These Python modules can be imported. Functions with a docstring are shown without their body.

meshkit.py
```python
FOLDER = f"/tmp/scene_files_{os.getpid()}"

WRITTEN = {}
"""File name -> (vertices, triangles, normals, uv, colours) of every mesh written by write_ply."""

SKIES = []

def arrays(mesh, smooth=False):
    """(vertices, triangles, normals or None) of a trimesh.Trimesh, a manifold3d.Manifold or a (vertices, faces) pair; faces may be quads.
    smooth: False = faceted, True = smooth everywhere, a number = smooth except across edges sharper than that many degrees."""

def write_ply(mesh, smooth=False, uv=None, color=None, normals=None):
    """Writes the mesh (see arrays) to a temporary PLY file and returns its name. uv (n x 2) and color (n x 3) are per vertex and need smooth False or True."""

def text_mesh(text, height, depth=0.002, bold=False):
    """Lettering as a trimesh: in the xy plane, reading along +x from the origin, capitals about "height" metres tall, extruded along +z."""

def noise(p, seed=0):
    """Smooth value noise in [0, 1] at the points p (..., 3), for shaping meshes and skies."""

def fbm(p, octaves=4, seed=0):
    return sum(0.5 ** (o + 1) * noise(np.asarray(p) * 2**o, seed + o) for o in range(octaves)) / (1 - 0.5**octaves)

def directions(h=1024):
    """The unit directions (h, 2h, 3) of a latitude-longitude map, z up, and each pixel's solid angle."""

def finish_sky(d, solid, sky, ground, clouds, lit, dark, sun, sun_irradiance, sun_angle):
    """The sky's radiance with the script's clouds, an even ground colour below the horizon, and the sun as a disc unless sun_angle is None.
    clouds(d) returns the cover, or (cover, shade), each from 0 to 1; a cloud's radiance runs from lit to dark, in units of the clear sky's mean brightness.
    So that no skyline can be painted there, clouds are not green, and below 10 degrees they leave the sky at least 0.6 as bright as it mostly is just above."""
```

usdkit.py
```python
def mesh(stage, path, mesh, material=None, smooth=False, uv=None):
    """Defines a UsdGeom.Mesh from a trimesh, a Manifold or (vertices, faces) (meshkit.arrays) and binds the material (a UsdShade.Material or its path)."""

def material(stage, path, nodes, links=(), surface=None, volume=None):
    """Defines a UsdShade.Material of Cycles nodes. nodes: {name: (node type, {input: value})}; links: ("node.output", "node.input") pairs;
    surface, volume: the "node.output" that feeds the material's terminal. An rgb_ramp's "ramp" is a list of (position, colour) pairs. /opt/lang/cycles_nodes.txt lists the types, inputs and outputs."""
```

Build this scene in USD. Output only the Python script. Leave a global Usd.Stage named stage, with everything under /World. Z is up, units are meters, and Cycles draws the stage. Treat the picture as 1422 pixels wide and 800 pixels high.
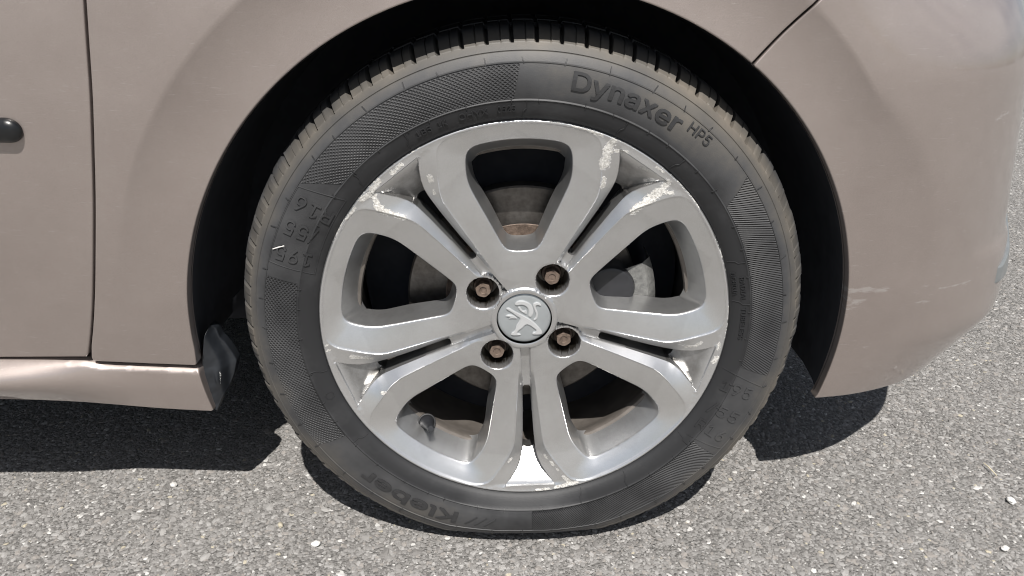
import math, random
import numpy as np, trimesh, shapely, usdkit, meshkit
from scipy.spatial import Delaunay
from shapely.geometry import Polygon, Point, LineString
from shapely.prepared import prep
from pxr import Usd, UsdGeom, UsdLux, UsdShade, Gf, Sdf, Vt

stage = Usd.Stage.CreateInMemory()
UsdGeom.SetStageUpAxis(stage, UsdGeom.Tokens.z)
UsdGeom.SetStageMetersPerUnit(stage, 1.0)
UsdGeom.Xform.Define(stage, '/World')
UsdGeom.Scope.Define(stage, '/World/Looks')
rng = np.random.default_rng(7)
random.seed(7)

# ------------------------------------------------------------------ camera, sky, sun, exposure
EXPOSURE = 0.55
SUN_TO = np.array([0.055, -0.676, 1.0]); SUN_TO /= np.linalg.norm(SUN_TO)
SUN_INTENSITY, SKY_STRENGTH = 1.25, 0.05
cam = UsdGeom.Camera.Define(stage, '/World/camera')
cam.CreateHorizontalApertureAttr(36.0); cam.CreateVerticalApertureAttr(36.0 * 576 / 1024)
cam.CreateFocalLengthAttr(36.0 * 1080 / 1422)
cam.CreateClippingRangeAttr(Gf.Vec2f(0.02, 2000))
cam.CreateExposureAttr(EXPOSURE)
PITCH, YAW = 0.398116, 0.0190177
CPOS = np.array([-0.02816, -0.75516, 0.65505])
FW = np.array([math.sin(YAW)*math.cos(PITCH), math.cos(YAW)*math.cos(PITCH), -math.sin(PITCH)])
RT = np.array([math.cos(YAW), -math.sin(YAW), 0.0]); UP = np.cross(RT, FW)
m4 = Gf.Matrix4d(*RT, 0, *UP, 0, *(-FW), 0, *CPOS, 1)
cam.AddTransformOp().Set(m4)

elev = math.asin(SUN_TO[2]); rot = math.atan2(SUN_TO[0], SUN_TO[1])
sky_mat = usdkit.material(stage, '/World/Looks/sky', {
    'tc': ('texture_coordinate', {}),
    's': ('sky_texture', {'sky_type': 'single_scattering', 'sun_disc': False, 'sun_elevation': elev, 'sun_rotation': rot, 'aerosol_density': 1.2}),
    'n': ('noise_texture', {'scale': 2.2, 'detail': 6.0, 'roughness': 0.55}),
    'r': ('rgb_ramp', {'ramp': [(0.0, (0, 0, 0)), (0.44, (0, 0, 0)), (0.60, (0.85, 0.85, 0.85)), (1, (0.9, 0.9, 0.9))]}),
    'cl': ('mix', {'color2': (9.0, 9.2, 9.6)}),
    'b': ('background_shader', {'strength': SKY_STRENGTH})},
    [('tc.generated', 'n.vector'), ('n.fac', 'r.fac'), ('r.color', 'cl.fac'), ('s.color', 'cl.color1'), ('cl.color', 'b.color')], surface='b.background')
dome = UsdLux.DomeLight.Define(stage, '/World/sky')
UsdShade.MaterialBindingAPI.Apply(dome.GetPrim()).Bind(sky_mat)
dome.GetPrim().SetCustomDataByKey('kind', 'structure')
sun = UsdLux.DistantLight.Define(stage, '/World/sun')
sun.CreateNormalizeAttr(True) if hasattr(sun, 'CreateNormalizeAttr') else None
sun.GetPrim().CreateAttribute('inputs:normalize', Sdf.ValueTypeNames.Bool).Set(True)
sun.CreateIntensityAttr(SUN_INTENSITY); sun.CreateAngleAttr(0.53); sun.CreateColorAttr(Gf.Vec3f(1.0, 0.965, 0.925))
sx = np.cross([0, 0, 1.0], SUN_TO); sx /= np.linalg.norm(sx); sy = np.cross(SUN_TO, sx)
sun.AddTransformOp().Set(Gf.Matrix4d(*sx, 0, *sy, 0, *SUN_TO, 0, 0, 0, 5, 1))

# ------------------------------------------------------------------ helpers
USED = {}
def path_for(parent, name):
    k = (parent, name); n = USED.get(k, 0); USED[k] = n + 1
    return f'{parent}/{name}' + (f'_{n:03d}' if n else '')
def group(name, parent='/World'):
    x = UsdGeom.Xform.Define(stage, path_for(parent, name)); return str(x.GetPath())
def obj(name, mesh, mat, parent='/World', smooth=35, uv=None, primvars=None):
    p = path_for(parent, name)
    m = usdkit.mesh(stage, p, mesh, mat, smooth=smooth, uv=uv)
    if primvars:
        pts = np.array(m.GetPointsAttr().Get())
        for k, fn in primvars.items():
            UsdGeom.PrimvarsAPI(m).CreatePrimvar(k, Sdf.ValueTypeNames.FloatArray, 'vertex').Set(Vt.FloatArray.FromNumpy(np.asarray(fn(pts), np.float32)))
    return p
def tag(p, label=None, cat=None, grp=None, kind=None):
    pr = stage.GetPrimAtPath(p)
    for k, v in (('label', label), ('category', cat), ('group', grp), ('kind', kind)):
        if v: pr.SetCustomDataByKey(k, v)
    return p
def mat(name, nodes, links=(), surface='p.BSDF'):
    return usdkit.material(stage, '/World/Looks/' + name, nodes, links, surface=surface)
cat_ = trimesh.util.concatenate
def sstep(x, a, b):
    t = np.clip((np.asarray(x, float) - a) / (b - a), 0, 1); return t*t*(3-2*t)
def chaikin(p, n=2, closed=True):
    p = np.asarray(p, float)
    for _ in range(n):
        q = np.roll(p, -1, 0) if closed else p[1:]
        a = p if closed else p[:-1]
        r = np.empty((2*len(a), p.shape[1])); r[0::2] = .75*a+.25*q; r[1::2] = .25*a+.75*q
        p = r if closed else np.vstack([p[:1], r, p[-1:]])
    return p
def resample(line, step, closed=False):
    L = LineString(line if not closed else np.vstack([line, line[:1]]))
    n = max(int(round(L.length/step)), 3)
    s = np.linspace(0, L.length, n, endpoint=False) if closed else np.linspace(0, L.length, n+1)
    return shapely.get_coordinates(shapely.line_interpolate_point(L, s))
def hexgrid(b, step):
    x0, y0, x1, y1 = b
    xs = np.arange(x0, x1, step); ys = np.arange(y0, y1, step*.866)
    X, Y = np.meshgrid(xs, ys); X[1::2] += step/2
    return np.stack([X.ravel(), Y.ravel()], -1)
def lathe(profile, n=96, y_axis=True, a0=0, a1=2*math.pi):
    """profile (r, y) -> surface round the y axis"""
    pr = np.asarray(profile, float); closed = abs(a1-a0-2*math.pi) < 1e-6
    a = np.linspace(a0, a1, n, endpoint=not closed); k = len(pr)
    v = np.stack([np.outer(np.cos(a), pr[:, 0]), np.tile(pr[:, 1], (n, 1)), np.outer(np.sin(a), pr[:, 0])], -1).reshape(-1, 3)
    f = []
    for i in range(n if closed else n-1):
        j = (i+1) % n
        for q in range(k-1):
            f.append((i*k+q, j*k+q, j*k+q+1, i*k+q+1))
    f = np.array(f); f = np.vstack([f[:, [0, 1, 2]], f[:, [0, 2, 3]]])
    return trimesh.Trimesh(v, f, process=False)
def delaunay_in(pts, poly):
    t = Delaunay(pts).simplices
    c = pts[t].mean(1)
    area = np.abs(np.cross(pts[t[:, 1]]-pts[t[:, 0]], pts[t[:, 2]]-pts[t[:, 0]]))
    return t[shapely.contains_xy(poly, c[:, 0], c[:, 1]) & (area > 1e-14)]
def orient(v, f, flip_y=True):
    n = np.cross(v[f[:, 1]]-v[f[:, 0]], v[f[:, 2]]-v[f[:, 0]])
    bad = n[:, 1] > 0
    f = f.copy(); f[bad] = f[bad][:, ::-1]; return f

# ------------------------------------------------------------------ materials
def noise_mix(scale, lo, hi, detail=5, extra=None):
    return {'tc': ('texture_coordinate', {}), 'n': ('noise_texture', {'scale': scale, 'detail': detail, 'roughness': .6}),
            'r': ('rgb_ramp', {'ramp': [(.3, lo), (.7, hi)]})}
PAINT = (0.312, 0.265, 0.243)
def paint_nodes(wear):
    nodes = {'tc': ('texture_coordinate', {}),
      'big': ('noise_texture', {'scale': 4.0, 'detail': 9.0, 'roughness': .74}),
      'dust': ('rgb_ramp', {'ramp': [(.34, (PAINT[0]*.93, PAINT[1]*.925, PAINT[2]*.92)), (.70, (0.340, 0.292, 0.268))]}),
      'fl': ('noise_texture', {'scale': 1900.0, 'detail': 1.0}),
      'flm': ('mix', {'mix_type': 'overlay', 'fac': .28}),
      # fine scratches: stretched noise, thin bright lines
      'mp': ('mapping', {'scale': (11.0, 11.0, 130.0), 'rotation': (0, 0.5, 0)}),
      'sc': ('noise_texture', {'scale': 6.0, 'detail': 3.0, 'roughness': .7}),
      'scr': ('rgb_ramp', {'ramp': [(.635, (0, 0, 0)), (.715, (.36, .36, .36))]}),
      'scm': ('mix', {'color2': (.52, .48, .45)}),
      'rd': ('noise_texture', {'scale': 14.0, 'detail': 6.0, 'roughness': .7}),
      'rr': ('map_range', {'from_min': .3, 'from_max': .75, 'to_min': .38, 'to_max': .52}),
      'bn': ('noise_texture', {'scale': 700.0, 'detail': 2.0}),
      'bp': ('bump', {'strength': .05, 'distance': .0003}),
      'p': ('principled_bsdf', {'metallic': .58, 'roughness': .4, 'coat_weight': 1.0, 'coat_roughness': .06, 'coat_ior': 1.62})}
    links = [('tc.object', 'big.vector'), ('tc.object', 'fl.vector'), ('big.fac', 'dust.fac'), ('dust.color', 'flm.color1'), ('fl.fac', 'flm.color2'),
      ('tc.object', 'mp.vector'), ('mp.vector', 'sc.vector'), ('sc.fac', 'scr.fac'), ('scr.color', 'scm.fac'), ('flm.color', 'scm.color1'),
      ('tc.object', 'rd.vector'), ('rd.fac', 'rr.value'), ('rr.result', 'p.roughness'), ('tc.object', 'bn.vector'), ('bn.fac', 'bp.height'), ('bp.normal', 'p.normal')]
    if wear:
        nodes.update({'at': ('attribute', {'attribute': 'wear'}), 'wm': ('mapping', {'scale': (60.0, 60.0, 260.0)}), 'wn': ('noise_texture', {'scale': 1.0, 'detail': 6.0, 'roughness': .72}),
          'wa': ('math', {'math_type': 'multiply_add', 'value2': 1.3, 'value3': -.62}), 'ws': ('math', {'math_type': 'add'}),
          'wr': ('rgb_ramp', {'ramp': [(.48, (0, 0, 0)), (.66, (.36, .36, .36))]}), 'wx': ('mix', {'color2': (.58, .56, .545)})})
        links += [('tc.object', 'wm.vector'), ('wm.vector', 'wn.vector'), ('wn.fac', 'wa.value1'), ('wa.value', 'ws.value1'), ('at.fac', 'ws.value2'), ('ws.value', 'wr.fac'), ('wr.color', 'wx.fac'), ('scm.color', 'wx.color1'), ('wx.color', 'p.base_color')]
    else:
        links.append(('scm.color', 'p.base_color'))
    return nodes, links
M = {}
n_, l_ = paint_nodes(False); M['paint'] = mat('car_paint', n_, l_)
n_, l_ = paint_nodes(True); M['paint_worn'] = mat('car_paint_worn', n_, l_)
M['rim'] = mat('silver_alloy', {
    'tc': ('texture_coordinate', {}), 'n': ('noise_texture', {'scale': 22.0, 'detail': 6.0, 'roughness': .65}),
    'c': ('rgb_ramp', {'ramp': [(.3, (.555, .555, .552)), (.7, (.615, .618, .621))]}),
    'fl': ('noise_texture', {'scale': 1600.0, 'detail': 1.0}), 'cm': ('mix', {'mix_type': 'overlay', 'fac': .25}),
    'at': ('attribute', {'attribute': 'wear'}), 'wm': ('mapping', {'scale': (1.0, 1.0, 1.5), 'rotation': (0, .7, 0)}), 'wn': ('noise_texture', {'scale': 330.0, 'detail': 7.0, 'roughness': .72}),
    'wa': ('math', {'math_type': 'multiply_add', 'value2': 1.5, 'value3': -.75}), 'ws': ('math', {'math_type': 'add'}),
    'wr': ('rgb_ramp', {'ramp': [(.44, (0, 0, 0)), (.54, (1, 1, 1))]}), 'wcn': ('noise_texture', {'scale': 520.0, 'detail': 5.0, 'roughness': .7}), 'wc': ('rgb_ramp', {'ramp': [(.38, (.36, .345, .32)), (.55, (.56, .55, .52)), (.7, (.70, .69, .66))]}), 'wx': ('mix', {}),
    'rx': ('mix_float', {'a': .30, 'b': .6}), 'mx': ('mix_float', {'a': .89, 'b': .25}),
    'wn2': ('noise_texture', {'scale': 420.0, 'detail': 4.0}), 'hm': ('math', {'math_type': 'multiply'}), 'bp': ('bump', {'strength': .8, 'distance': .0009}),
    'dn': ('noise_texture', {'scale': 55.0, 'detail': 5.0, 'roughness': .7}), 'da': ('attribute', {'attribute': 'grime_shade'}), 'dm': ('math', {'math_type': 'multiply'}), 'dx': ('mix', {'color2': (.085, .075, .062)}),
    'p': ('principled_bsdf', {'coat_weight': .25, 'coat_roughness': .2})},
    [('tc.object', 'n.vector'), ('n.fac', 'c.fac'), ('tc.object', 'fl.vector'), ('c.color', 'cm.color1'), ('fl.fac', 'cm.color2'),
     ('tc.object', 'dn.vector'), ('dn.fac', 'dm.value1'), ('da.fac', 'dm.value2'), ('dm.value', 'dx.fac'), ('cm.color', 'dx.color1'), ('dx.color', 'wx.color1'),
     ('tc.object', 'wm.vector'), ('wm.vector', 'wn.vector'), ('wn.fac', 'wa.value1'), ('wa.value', 'ws.value1'), ('at.fac', 'ws.value2'), ('ws.value', 'wr.fac'),
     ('tc.object', 'wcn.vector'), ('wcn.fac', 'wc.fac'), ('wc.color', 'wx.color2'), ('wr.color', 'wx.fac'), ('wx.color', 'p.base_color'), ('wr.color', 'rx.fac'), ('rx.result', 'p.roughness'), ('wr.color', 'mx.fac'), ('mx.result', 'p.metallic'),
     ('tc.object', 'wn2.vector'), ('wn2.fac', 'hm.value1'), ('wr.color', 'hm.value2'), ('hm.value', 'bp.height'), ('bp.normal', 'p.normal')])
def simple(name, lo, hi, scale, rough, metal=0.0, bump=0.0, bscale=None, coat=0.0, spec=.5):
    nodes = {'tc': ('texture_coordinate', {}), 'n': ('noise_texture', {'scale': scale, 'detail': 6.0, 'roughness': .65}), 'r': ('rgb_ramp', {'ramp': [(.32, lo), (.68, hi)]}),
             'b': ('noise_texture', {'scale': bscale or scale*6, 'detail': 4.0}), 'bp': ('bump', {'strength': bump, 'distance': .001}),
             'p': ('principled_bsdf', {'roughness': rough, 'metallic': metal, 'coat_weight': coat, 'specular_ior_level': spec})}
    return mat(name, nodes, [('tc.object', 'n.vector'), ('n.fac', 'r.fac'), ('r.color', 'p.base_color'), ('tc.object', 'b.vector'), ('b.fac', 'bp.height'), ('bp.normal', 'p.normal')])
M['rubber_dark'] = simple('black_rubber', (.017, .017, .018), (.028, .028, .029), 60, .55, bump=.15)
M['letter_dark'] = simple('clean_rubber', (.016, .016, .017), (.026, .026, .027), 40, .5, bump=.1)
M['plastic'] = simple('black_plastic', (.012, .012, .014), (.022, .023, .026), 30, .45, bump=.2)
M['liner'] = simple('liner_felt', (.016, .018, .024), (.028, .030, .037), 40, .9, bump=.3)
M['trim_black'] = simple('gloss_black_trim', (.004, .0045, .005), (.008, .0085, .0095), 60, .3)
M['rust'] = simple('rusty_steel', (.060, .042, .031), (.175, .130, .102), 160, .7, metal=.2, bump=.5, bscale=400)
M['disc'] = simple('brake_steel', (.085, .077, .07), (.15, .14, .13), 90, .36, metal=.8, bump=.1)
M['cast'] = simple('cast_iron', (.10, .10, .097), (.19, .19, .18), 160, .7, metal=.2, bump=.5, bscale=500)
M['barrel'] = simple('dusty_barrel', (.075, .066, .057), (.15, .133, .118), 26, .6, metal=.3, bump=.1)
M['cap'] = simple('satin_cap', (.33, .35, .36), (.38, .405, .415), 40, .35, metal=.55)
M['emblem'] = simple('bright_chrome', (.50, .51, .515), (.58, .59, .595), 40, .3, metal=.5)
M['flap'] = simple('scuffed_plastic', (.008, .0095, .012), (.017, .0195, .0235), 45, .42, bump=.35, bscale=90)
M['mark'] = simple('white_paint_mark', (.55, .55, .53), (.7, .7, .68), 40, .6)
M['grey_trim'] = simple('satin_grey_trim', (.16, .17, .172), (.22, .23, .232), 40, .35, metal=.3)

# tyre: rubber, dusty where it meets the road
def tyre_nodes(hatch):
    nodes = {'tc': ('texture_coordinate', {}), 'at': ('attribute', {'attribute': 'dust'}),
      'n': ('noise_texture', {'scale': 17.0, 'detail': 9.0, 'roughness': .62}), 'na': ('math', {'math_type': 'multiply_add', 'value2': .95, 'value3': -.475}),
      'ns': ('math', {'math_type': 'add'}), 'nr': ('rgb_ramp', {'ramp': [(.0, (.013, .0133, .0145)), (.35, (.0415, .0418, .0432)), (.7, (.084, .077, .067)), (1.0, (.142, .122, .099))]}),
      'f': ('noise_texture', {'scale': 900.0, 'detail': 3.0}), 'bp': ('bump', {'strength': .25, 'distance': .0005}),
      'p': ('principled_bsdf', {'roughness': .58, 'specular_ior_level': .45})}
    links = [('tc.object', 'n.vector'), ('n.fac', 'na.value1'), ('na.value', 'ns.value1'), ('at.fac', 'ns.value2'), ('ns.value', 'nr.fac'), ('nr.color', 'p.base_color'),
      ('tc.object', 'f.vector'), ('bp.normal', 'p.normal')]
    if hatch:
        nodes.update({'uv': ('uvmap', {'attribute': 'st'}), 'xy': ('separate_xyz', {}),
          'a1': ('math', {'math_type': 'sine'}), 'a2': ('math', {'math_type': 'sine'}), 'mx': ('math', {'math_type': 'maximum'}),
          'hb': ('bump', {'strength': .85, 'distance': .0007})})
        links += [('uv.UV', 'xy.vector'), ('xy.x', 'a1.value1'), ('xy.y', 'a2.value1'), ('a1.value', 'mx.value1'), ('a2.value', 'mx.value2'), ('mx.value', 'hb.height'), ('hb.normal', 'bp.normal')]
    links.append(('f.fac', 'bp.height'))
    return nodes, links
n_, l_ = tyre_nodes(False); M['tyre'] = mat('tyre_rubber', n_, l_)
n_, l_ = tyre_nodes(True); M['hatch'] = mat('tyre_hatched_rubber', n_, l_)

# asphalt
M['asphalt'] = mat('asphalt', {
    'tc': ('texture_coordinate', {}), 'v': ('voronoi_texture', {'scale': 300.0, 'randomness': 1.0}), 'bw': ('rgb_to_bw', {}),
    'r': ('rgb_ramp', {'ramp': [(0, (.135, .13, .122)), (.45, (.185, .178, .168)), (.8, (.235, .227, .215)), (1.0, (.33, .32, .30))]}),
    'n': ('noise_texture', {'scale': 3.0, 'detail': 5.0}), 'm': ('mix', {'mix_type': 'overlay', 'fac': .35}),
    'v2': ('voronoi_texture', {'scale': 300.0, 'feature': 'f1'}), 'f': ('noise_texture', {'scale': 900.0, 'detail': 3.0}), 'ad': ('math', {'math_type': 'multiply_add', 'value2': -1.0}),
    'bp': ('bump', {'strength': 1.0, 'distance': .003}), 'p': ('principled_bsdf', {'roughness': .85, 'specular_ior_level': .3})},
    [('tc.object', 'v.vector'), ('v.color', 'bw.color'), ('bw.val', 'r.fac'), ('tc.object', 'n.vector'), ('r.color', 'm.color1'), ('n.fac', 'm.color2'), ('m.color', 'p.base_color'),
     ('tc.object', 'v2.vector'), ('tc.object', 'f.vector'), ('v2.distance', 'ad.value1'), ('f.fac', 'ad.value3'), ('ad.value', 'bp.height'), ('bp.normal', 'p.normal')])
CHIP = []
for i, (lo, hi) in enumerate([((.175, .168, .159), (.23, .222, .212)), ((.125, .119, .112), (.175, .167, .158)), ((.235, .226, .216), (.305, .297, .284)), ((.20, .184, .168), (.255, .238, .22)), ((.38, .372, .355), (.52, .51, .485)), ((.31, .28, .21), (.39, .355, .28))]):
    CHIP.append(simple(f'stone_{["grey","dark","light","tan","pale","ochre"][i]}', lo, hi, 220, .75, bump=.3, bscale=800))

# ------------------------------------------------------------------ the road
road = group('road'); tag(road, kind='structure')
def rect_grid(xs, ys, z):
    X, Y = np.meshgrid(xs, ys); v = np.stack([X.ravel(), Y.ravel(), z(X, Y).ravel()], -1)
    nx, ny = len(xs), len(ys); i = (np.arange(ny-1)[:, None]*nx+np.arange(nx-1)).ravel()
    f = np.stack([i, i+1, i+nx+1, i+nx], -1); return trimesh.Trimesh(v, np.vstack([f[:, [0, 1, 2]], f[:, [0, 2, 3]]]), process=False)
xs = np.concatenate([-np.geomspace(60, 1.3, 24), np.arange(-1.2, 2.6, .03), np.geomspace(2.7, 60, 24)])
ys = np.concatenate([-np.geomspace(60, .6, 24), np.arange(-.5, 2.8, .03), np.geomspace(2.9, 60, 24)])
def road_z(X, Y):
    n = meshkit.noise(np.stack([X*7, Y*7, X*0], -1)) - .5
    return -0.0012 + .0012*n*np.clip(1.2-np.abs(Y-.8)/4, 0, 1)
obj('road_surface', rect_grid(xs, ys, road_z), M['asphalt'], road, smooth=True)
# stone chippings set in the binder
chips = UsdGeom.PointInstancer.Define(stage, road + '/stone_chipping')
protos = []
for i in range(6):
    for k in range(2):
        s = trimesh.creation.icosphere(subdivisions=1)
        r = np.random.default_rng(100+i*5+k)
        v = s.vertices + (r.random(s.vertices.shape)-.5)*.6
        v = np.sign(v)*np.abs(v)**.9
        v *= np.array([1.0, r.uniform(.55, .85), r.uniform(.20, .32)])
        p = usdkit.mesh(stage, f'{road}/stone_chipping/stone_{i*2+k:03d}', trimesh.Trimesh(v, s.faces, process=False), CHIP[i], smooth=18)
        protos.append(p.GetPath())
chips.CreatePrototypesRel().SetTargets(protos)
P_, S_, I_ = [], [], []
def scatter(x0, x1, y0, y1, dens, s0, s1, keep=None):
    n = int((x1-x0)*(y1-y0)*dens)
    x = rng.uniform(x0, x1, n); y = rng.uniform(y0, y1, n)
    s = np.exp(rng.normal(math.log((s0*s1)**.5), .38, n)).clip(s0*.7, s1*1.5)
    if keep is not None:
        k = keep(x, y); x, y, s = x[k], y[k], s[k]
    z = road_z(x, y) - s*.05 + rng.uniform(-.0003, .0004, len(x))
    P_.append(np.stack([x, y, z], -1)); S_.append(s)
    I_.append(rng.choice(12, len(x), p=np.repeat(np.array([.43, .215, .235, .09, .023, .007])/2, 2)))
def seen(x, y):
    d = np.stack([x, y, x*0], -1)-CPOS; u = (d@RT)/(d@FW); w = (d@UP)/(d@FW)
    return (np.abs(u) < .72) & (w > -.42) & (w < .30)
scatter(-.85, .95, -.12, .75, 100000, .0012, .0031, seen)
scatter(.25, 2.7, -.1, 2.9, 46000, .0016, .0038, lambda x, y: seen(x, y) & ~((x < .95) & (y < .75)))
scatter(-.85, 1.3, -.12, 1.0, 1800, .0034, .0050, seen)
P_, S_, I_ = np.vstack(P_), np.concatenate(S_), np.concatenate(I_)
chips.CreatePositionsAttr(Vt.Vec3fArray.FromNumpy(P_.astype(np.float32)))
chips.CreateScalesAttr(Vt.Vec3fArray.FromNumpy(np.repeat(S_[:, None], 3, 1).astype(np.float32)))
chips.CreateProtoIndicesAttr(Vt.IntArray.FromNumpy(I_.astype(np.int32)))
ang = rng.uniform(0, 2*math.pi, len(P_)); tilt = rng.normal(0, .13, (len(P_), 2))
q = np.stack([np.cos(ang/2), tilt[:, 0]/2, tilt[:, 1]/2, np.sin(ang/2)], -1); q /= np.linalg.norm(q, axis=1)[:, None]
chips.CreateOrientationsAttr(Vt.QuathArray([Gf.Quath(float(a), float(b), float(c), float(d)) for a, b, c, d in q]))
chips.GetPrim().SetCustomDataByKey('kind', 'stuff')

# ------------------------------------------------------------------ the car: body surface y = body_y(X, Z)
AX = 0.294                                   # axle height
car = group('car')
tag(car, 'grey-brown metallic car with scuffed front bumper, seen at its front wheel', 'car')
from scipy.interpolate import PchipInterpolator, CubicSpline
TH = np.array([-60, -22, -14, -5, 5, 17, 30, 45, 60, 75, 90, 105, 120, 135, 150, 165, 178, 186, 240])
RL = np.array([.44, .3745, .3653, .3575, .3513, .3465, .3439, .3428, .3429, .3435, .344, .3444, .3448, .346, .3487, .3541, .3622, .3692, .43])
TC = np.array([-60, 0, 15, 25, 35, 45, 55, 75, 90, 105, 125, 135, 145, 155, 165, 180, 240])
RC = np.array([.37, .3925, .4006, .4046, .4076, .4098, .4113, .4127, .4129, .4129, .4134, .4141, .4154, .4173, .42, .4257, .44])
RL_ = PchipInterpolator(TH, RL); RC_ = PchipInterpolator(TC, RC)
YB = -.034
def polar(X, Z):
    th = np.degrees(np.arctan2(Z-AX, X)); th = np.where(th < -90, th+360, th)
    return np.hypot(X, Z-AX), th
def body_y(X, Z):
    X = np.asarray(X, float); Z = np.asarray(Z, float)
    y = YB + .225*np.clip(.66-Z, 0, 1)**1.5 + .03*np.clip(X-.20, 0, .3)**1.6
    r, th = polar(X, Z)
    rl, rc = RL_(th), RC_(th)
    t = (rc-r)/(rc-rl)
    amp = .0135*sstep(th, -10, 36)*(1-sstep(th, 142, 178))
    tt = np.clip(t, 0, 1)
    prof = 1-(1-tt)**2.3-.5*tt
    y = y + np.where(t > 0, amp*prof, 0)
    # the flare outside the crease comes a little proud of the panel
    y = y - .003*np.exp(-(np.clip(-t, 0, 9)/.55)**2)*sstep(th, -10, 30)*(1-sstep(th, 150, 190))
    return y
BR = .27
_x0 = PchipInterpolator([.13, .15, .19, .22, .26, .30, .35, .42, .50, .60, .72, .95], [.305, .3188, .3471, .3642, .381, .375, .3614, .3456, .3299, .3142, .2985, .30])
def bump_x0(Z): return _x0(Z)
def bumper_xyz(u, Z):
    x0 = bump_x0(Z); R_ = BR
    a = np.clip((u-x0)/R_, 0, None); a_ = np.minimum(a, 1.06); ov = np.clip(a-1.06, 0, None)*R_
    X = np.where(u < x0, u, x0+R_*np.sin(a_)+ov*math.cos(1.06))
    y = body_y(np.minimum(u, x0+.5*(u-x0)), Z) + R_*(1-np.cos(a_)) + ov*math.sin(1.06)
    # the top of the bumper leans back towards the bonnet
    y = y + 6.0*np.clip(Z-.548, 0, .11)**2*sstep(u, .26, .46) + .9*np.clip(Z-.658, 0, 1)*sstep(u, .26, .46)
    # lower lip: the surface breaks outward below the trim line on the corner
    k = sstep(.36-Z, 0, .012)*sstep(a, .45, .8)*(1-sstep(.36-Z, .10, .17))
    y = y - .003*k; X = X + .003*k
    return np.stack([X, y, Z], -1)
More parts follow.
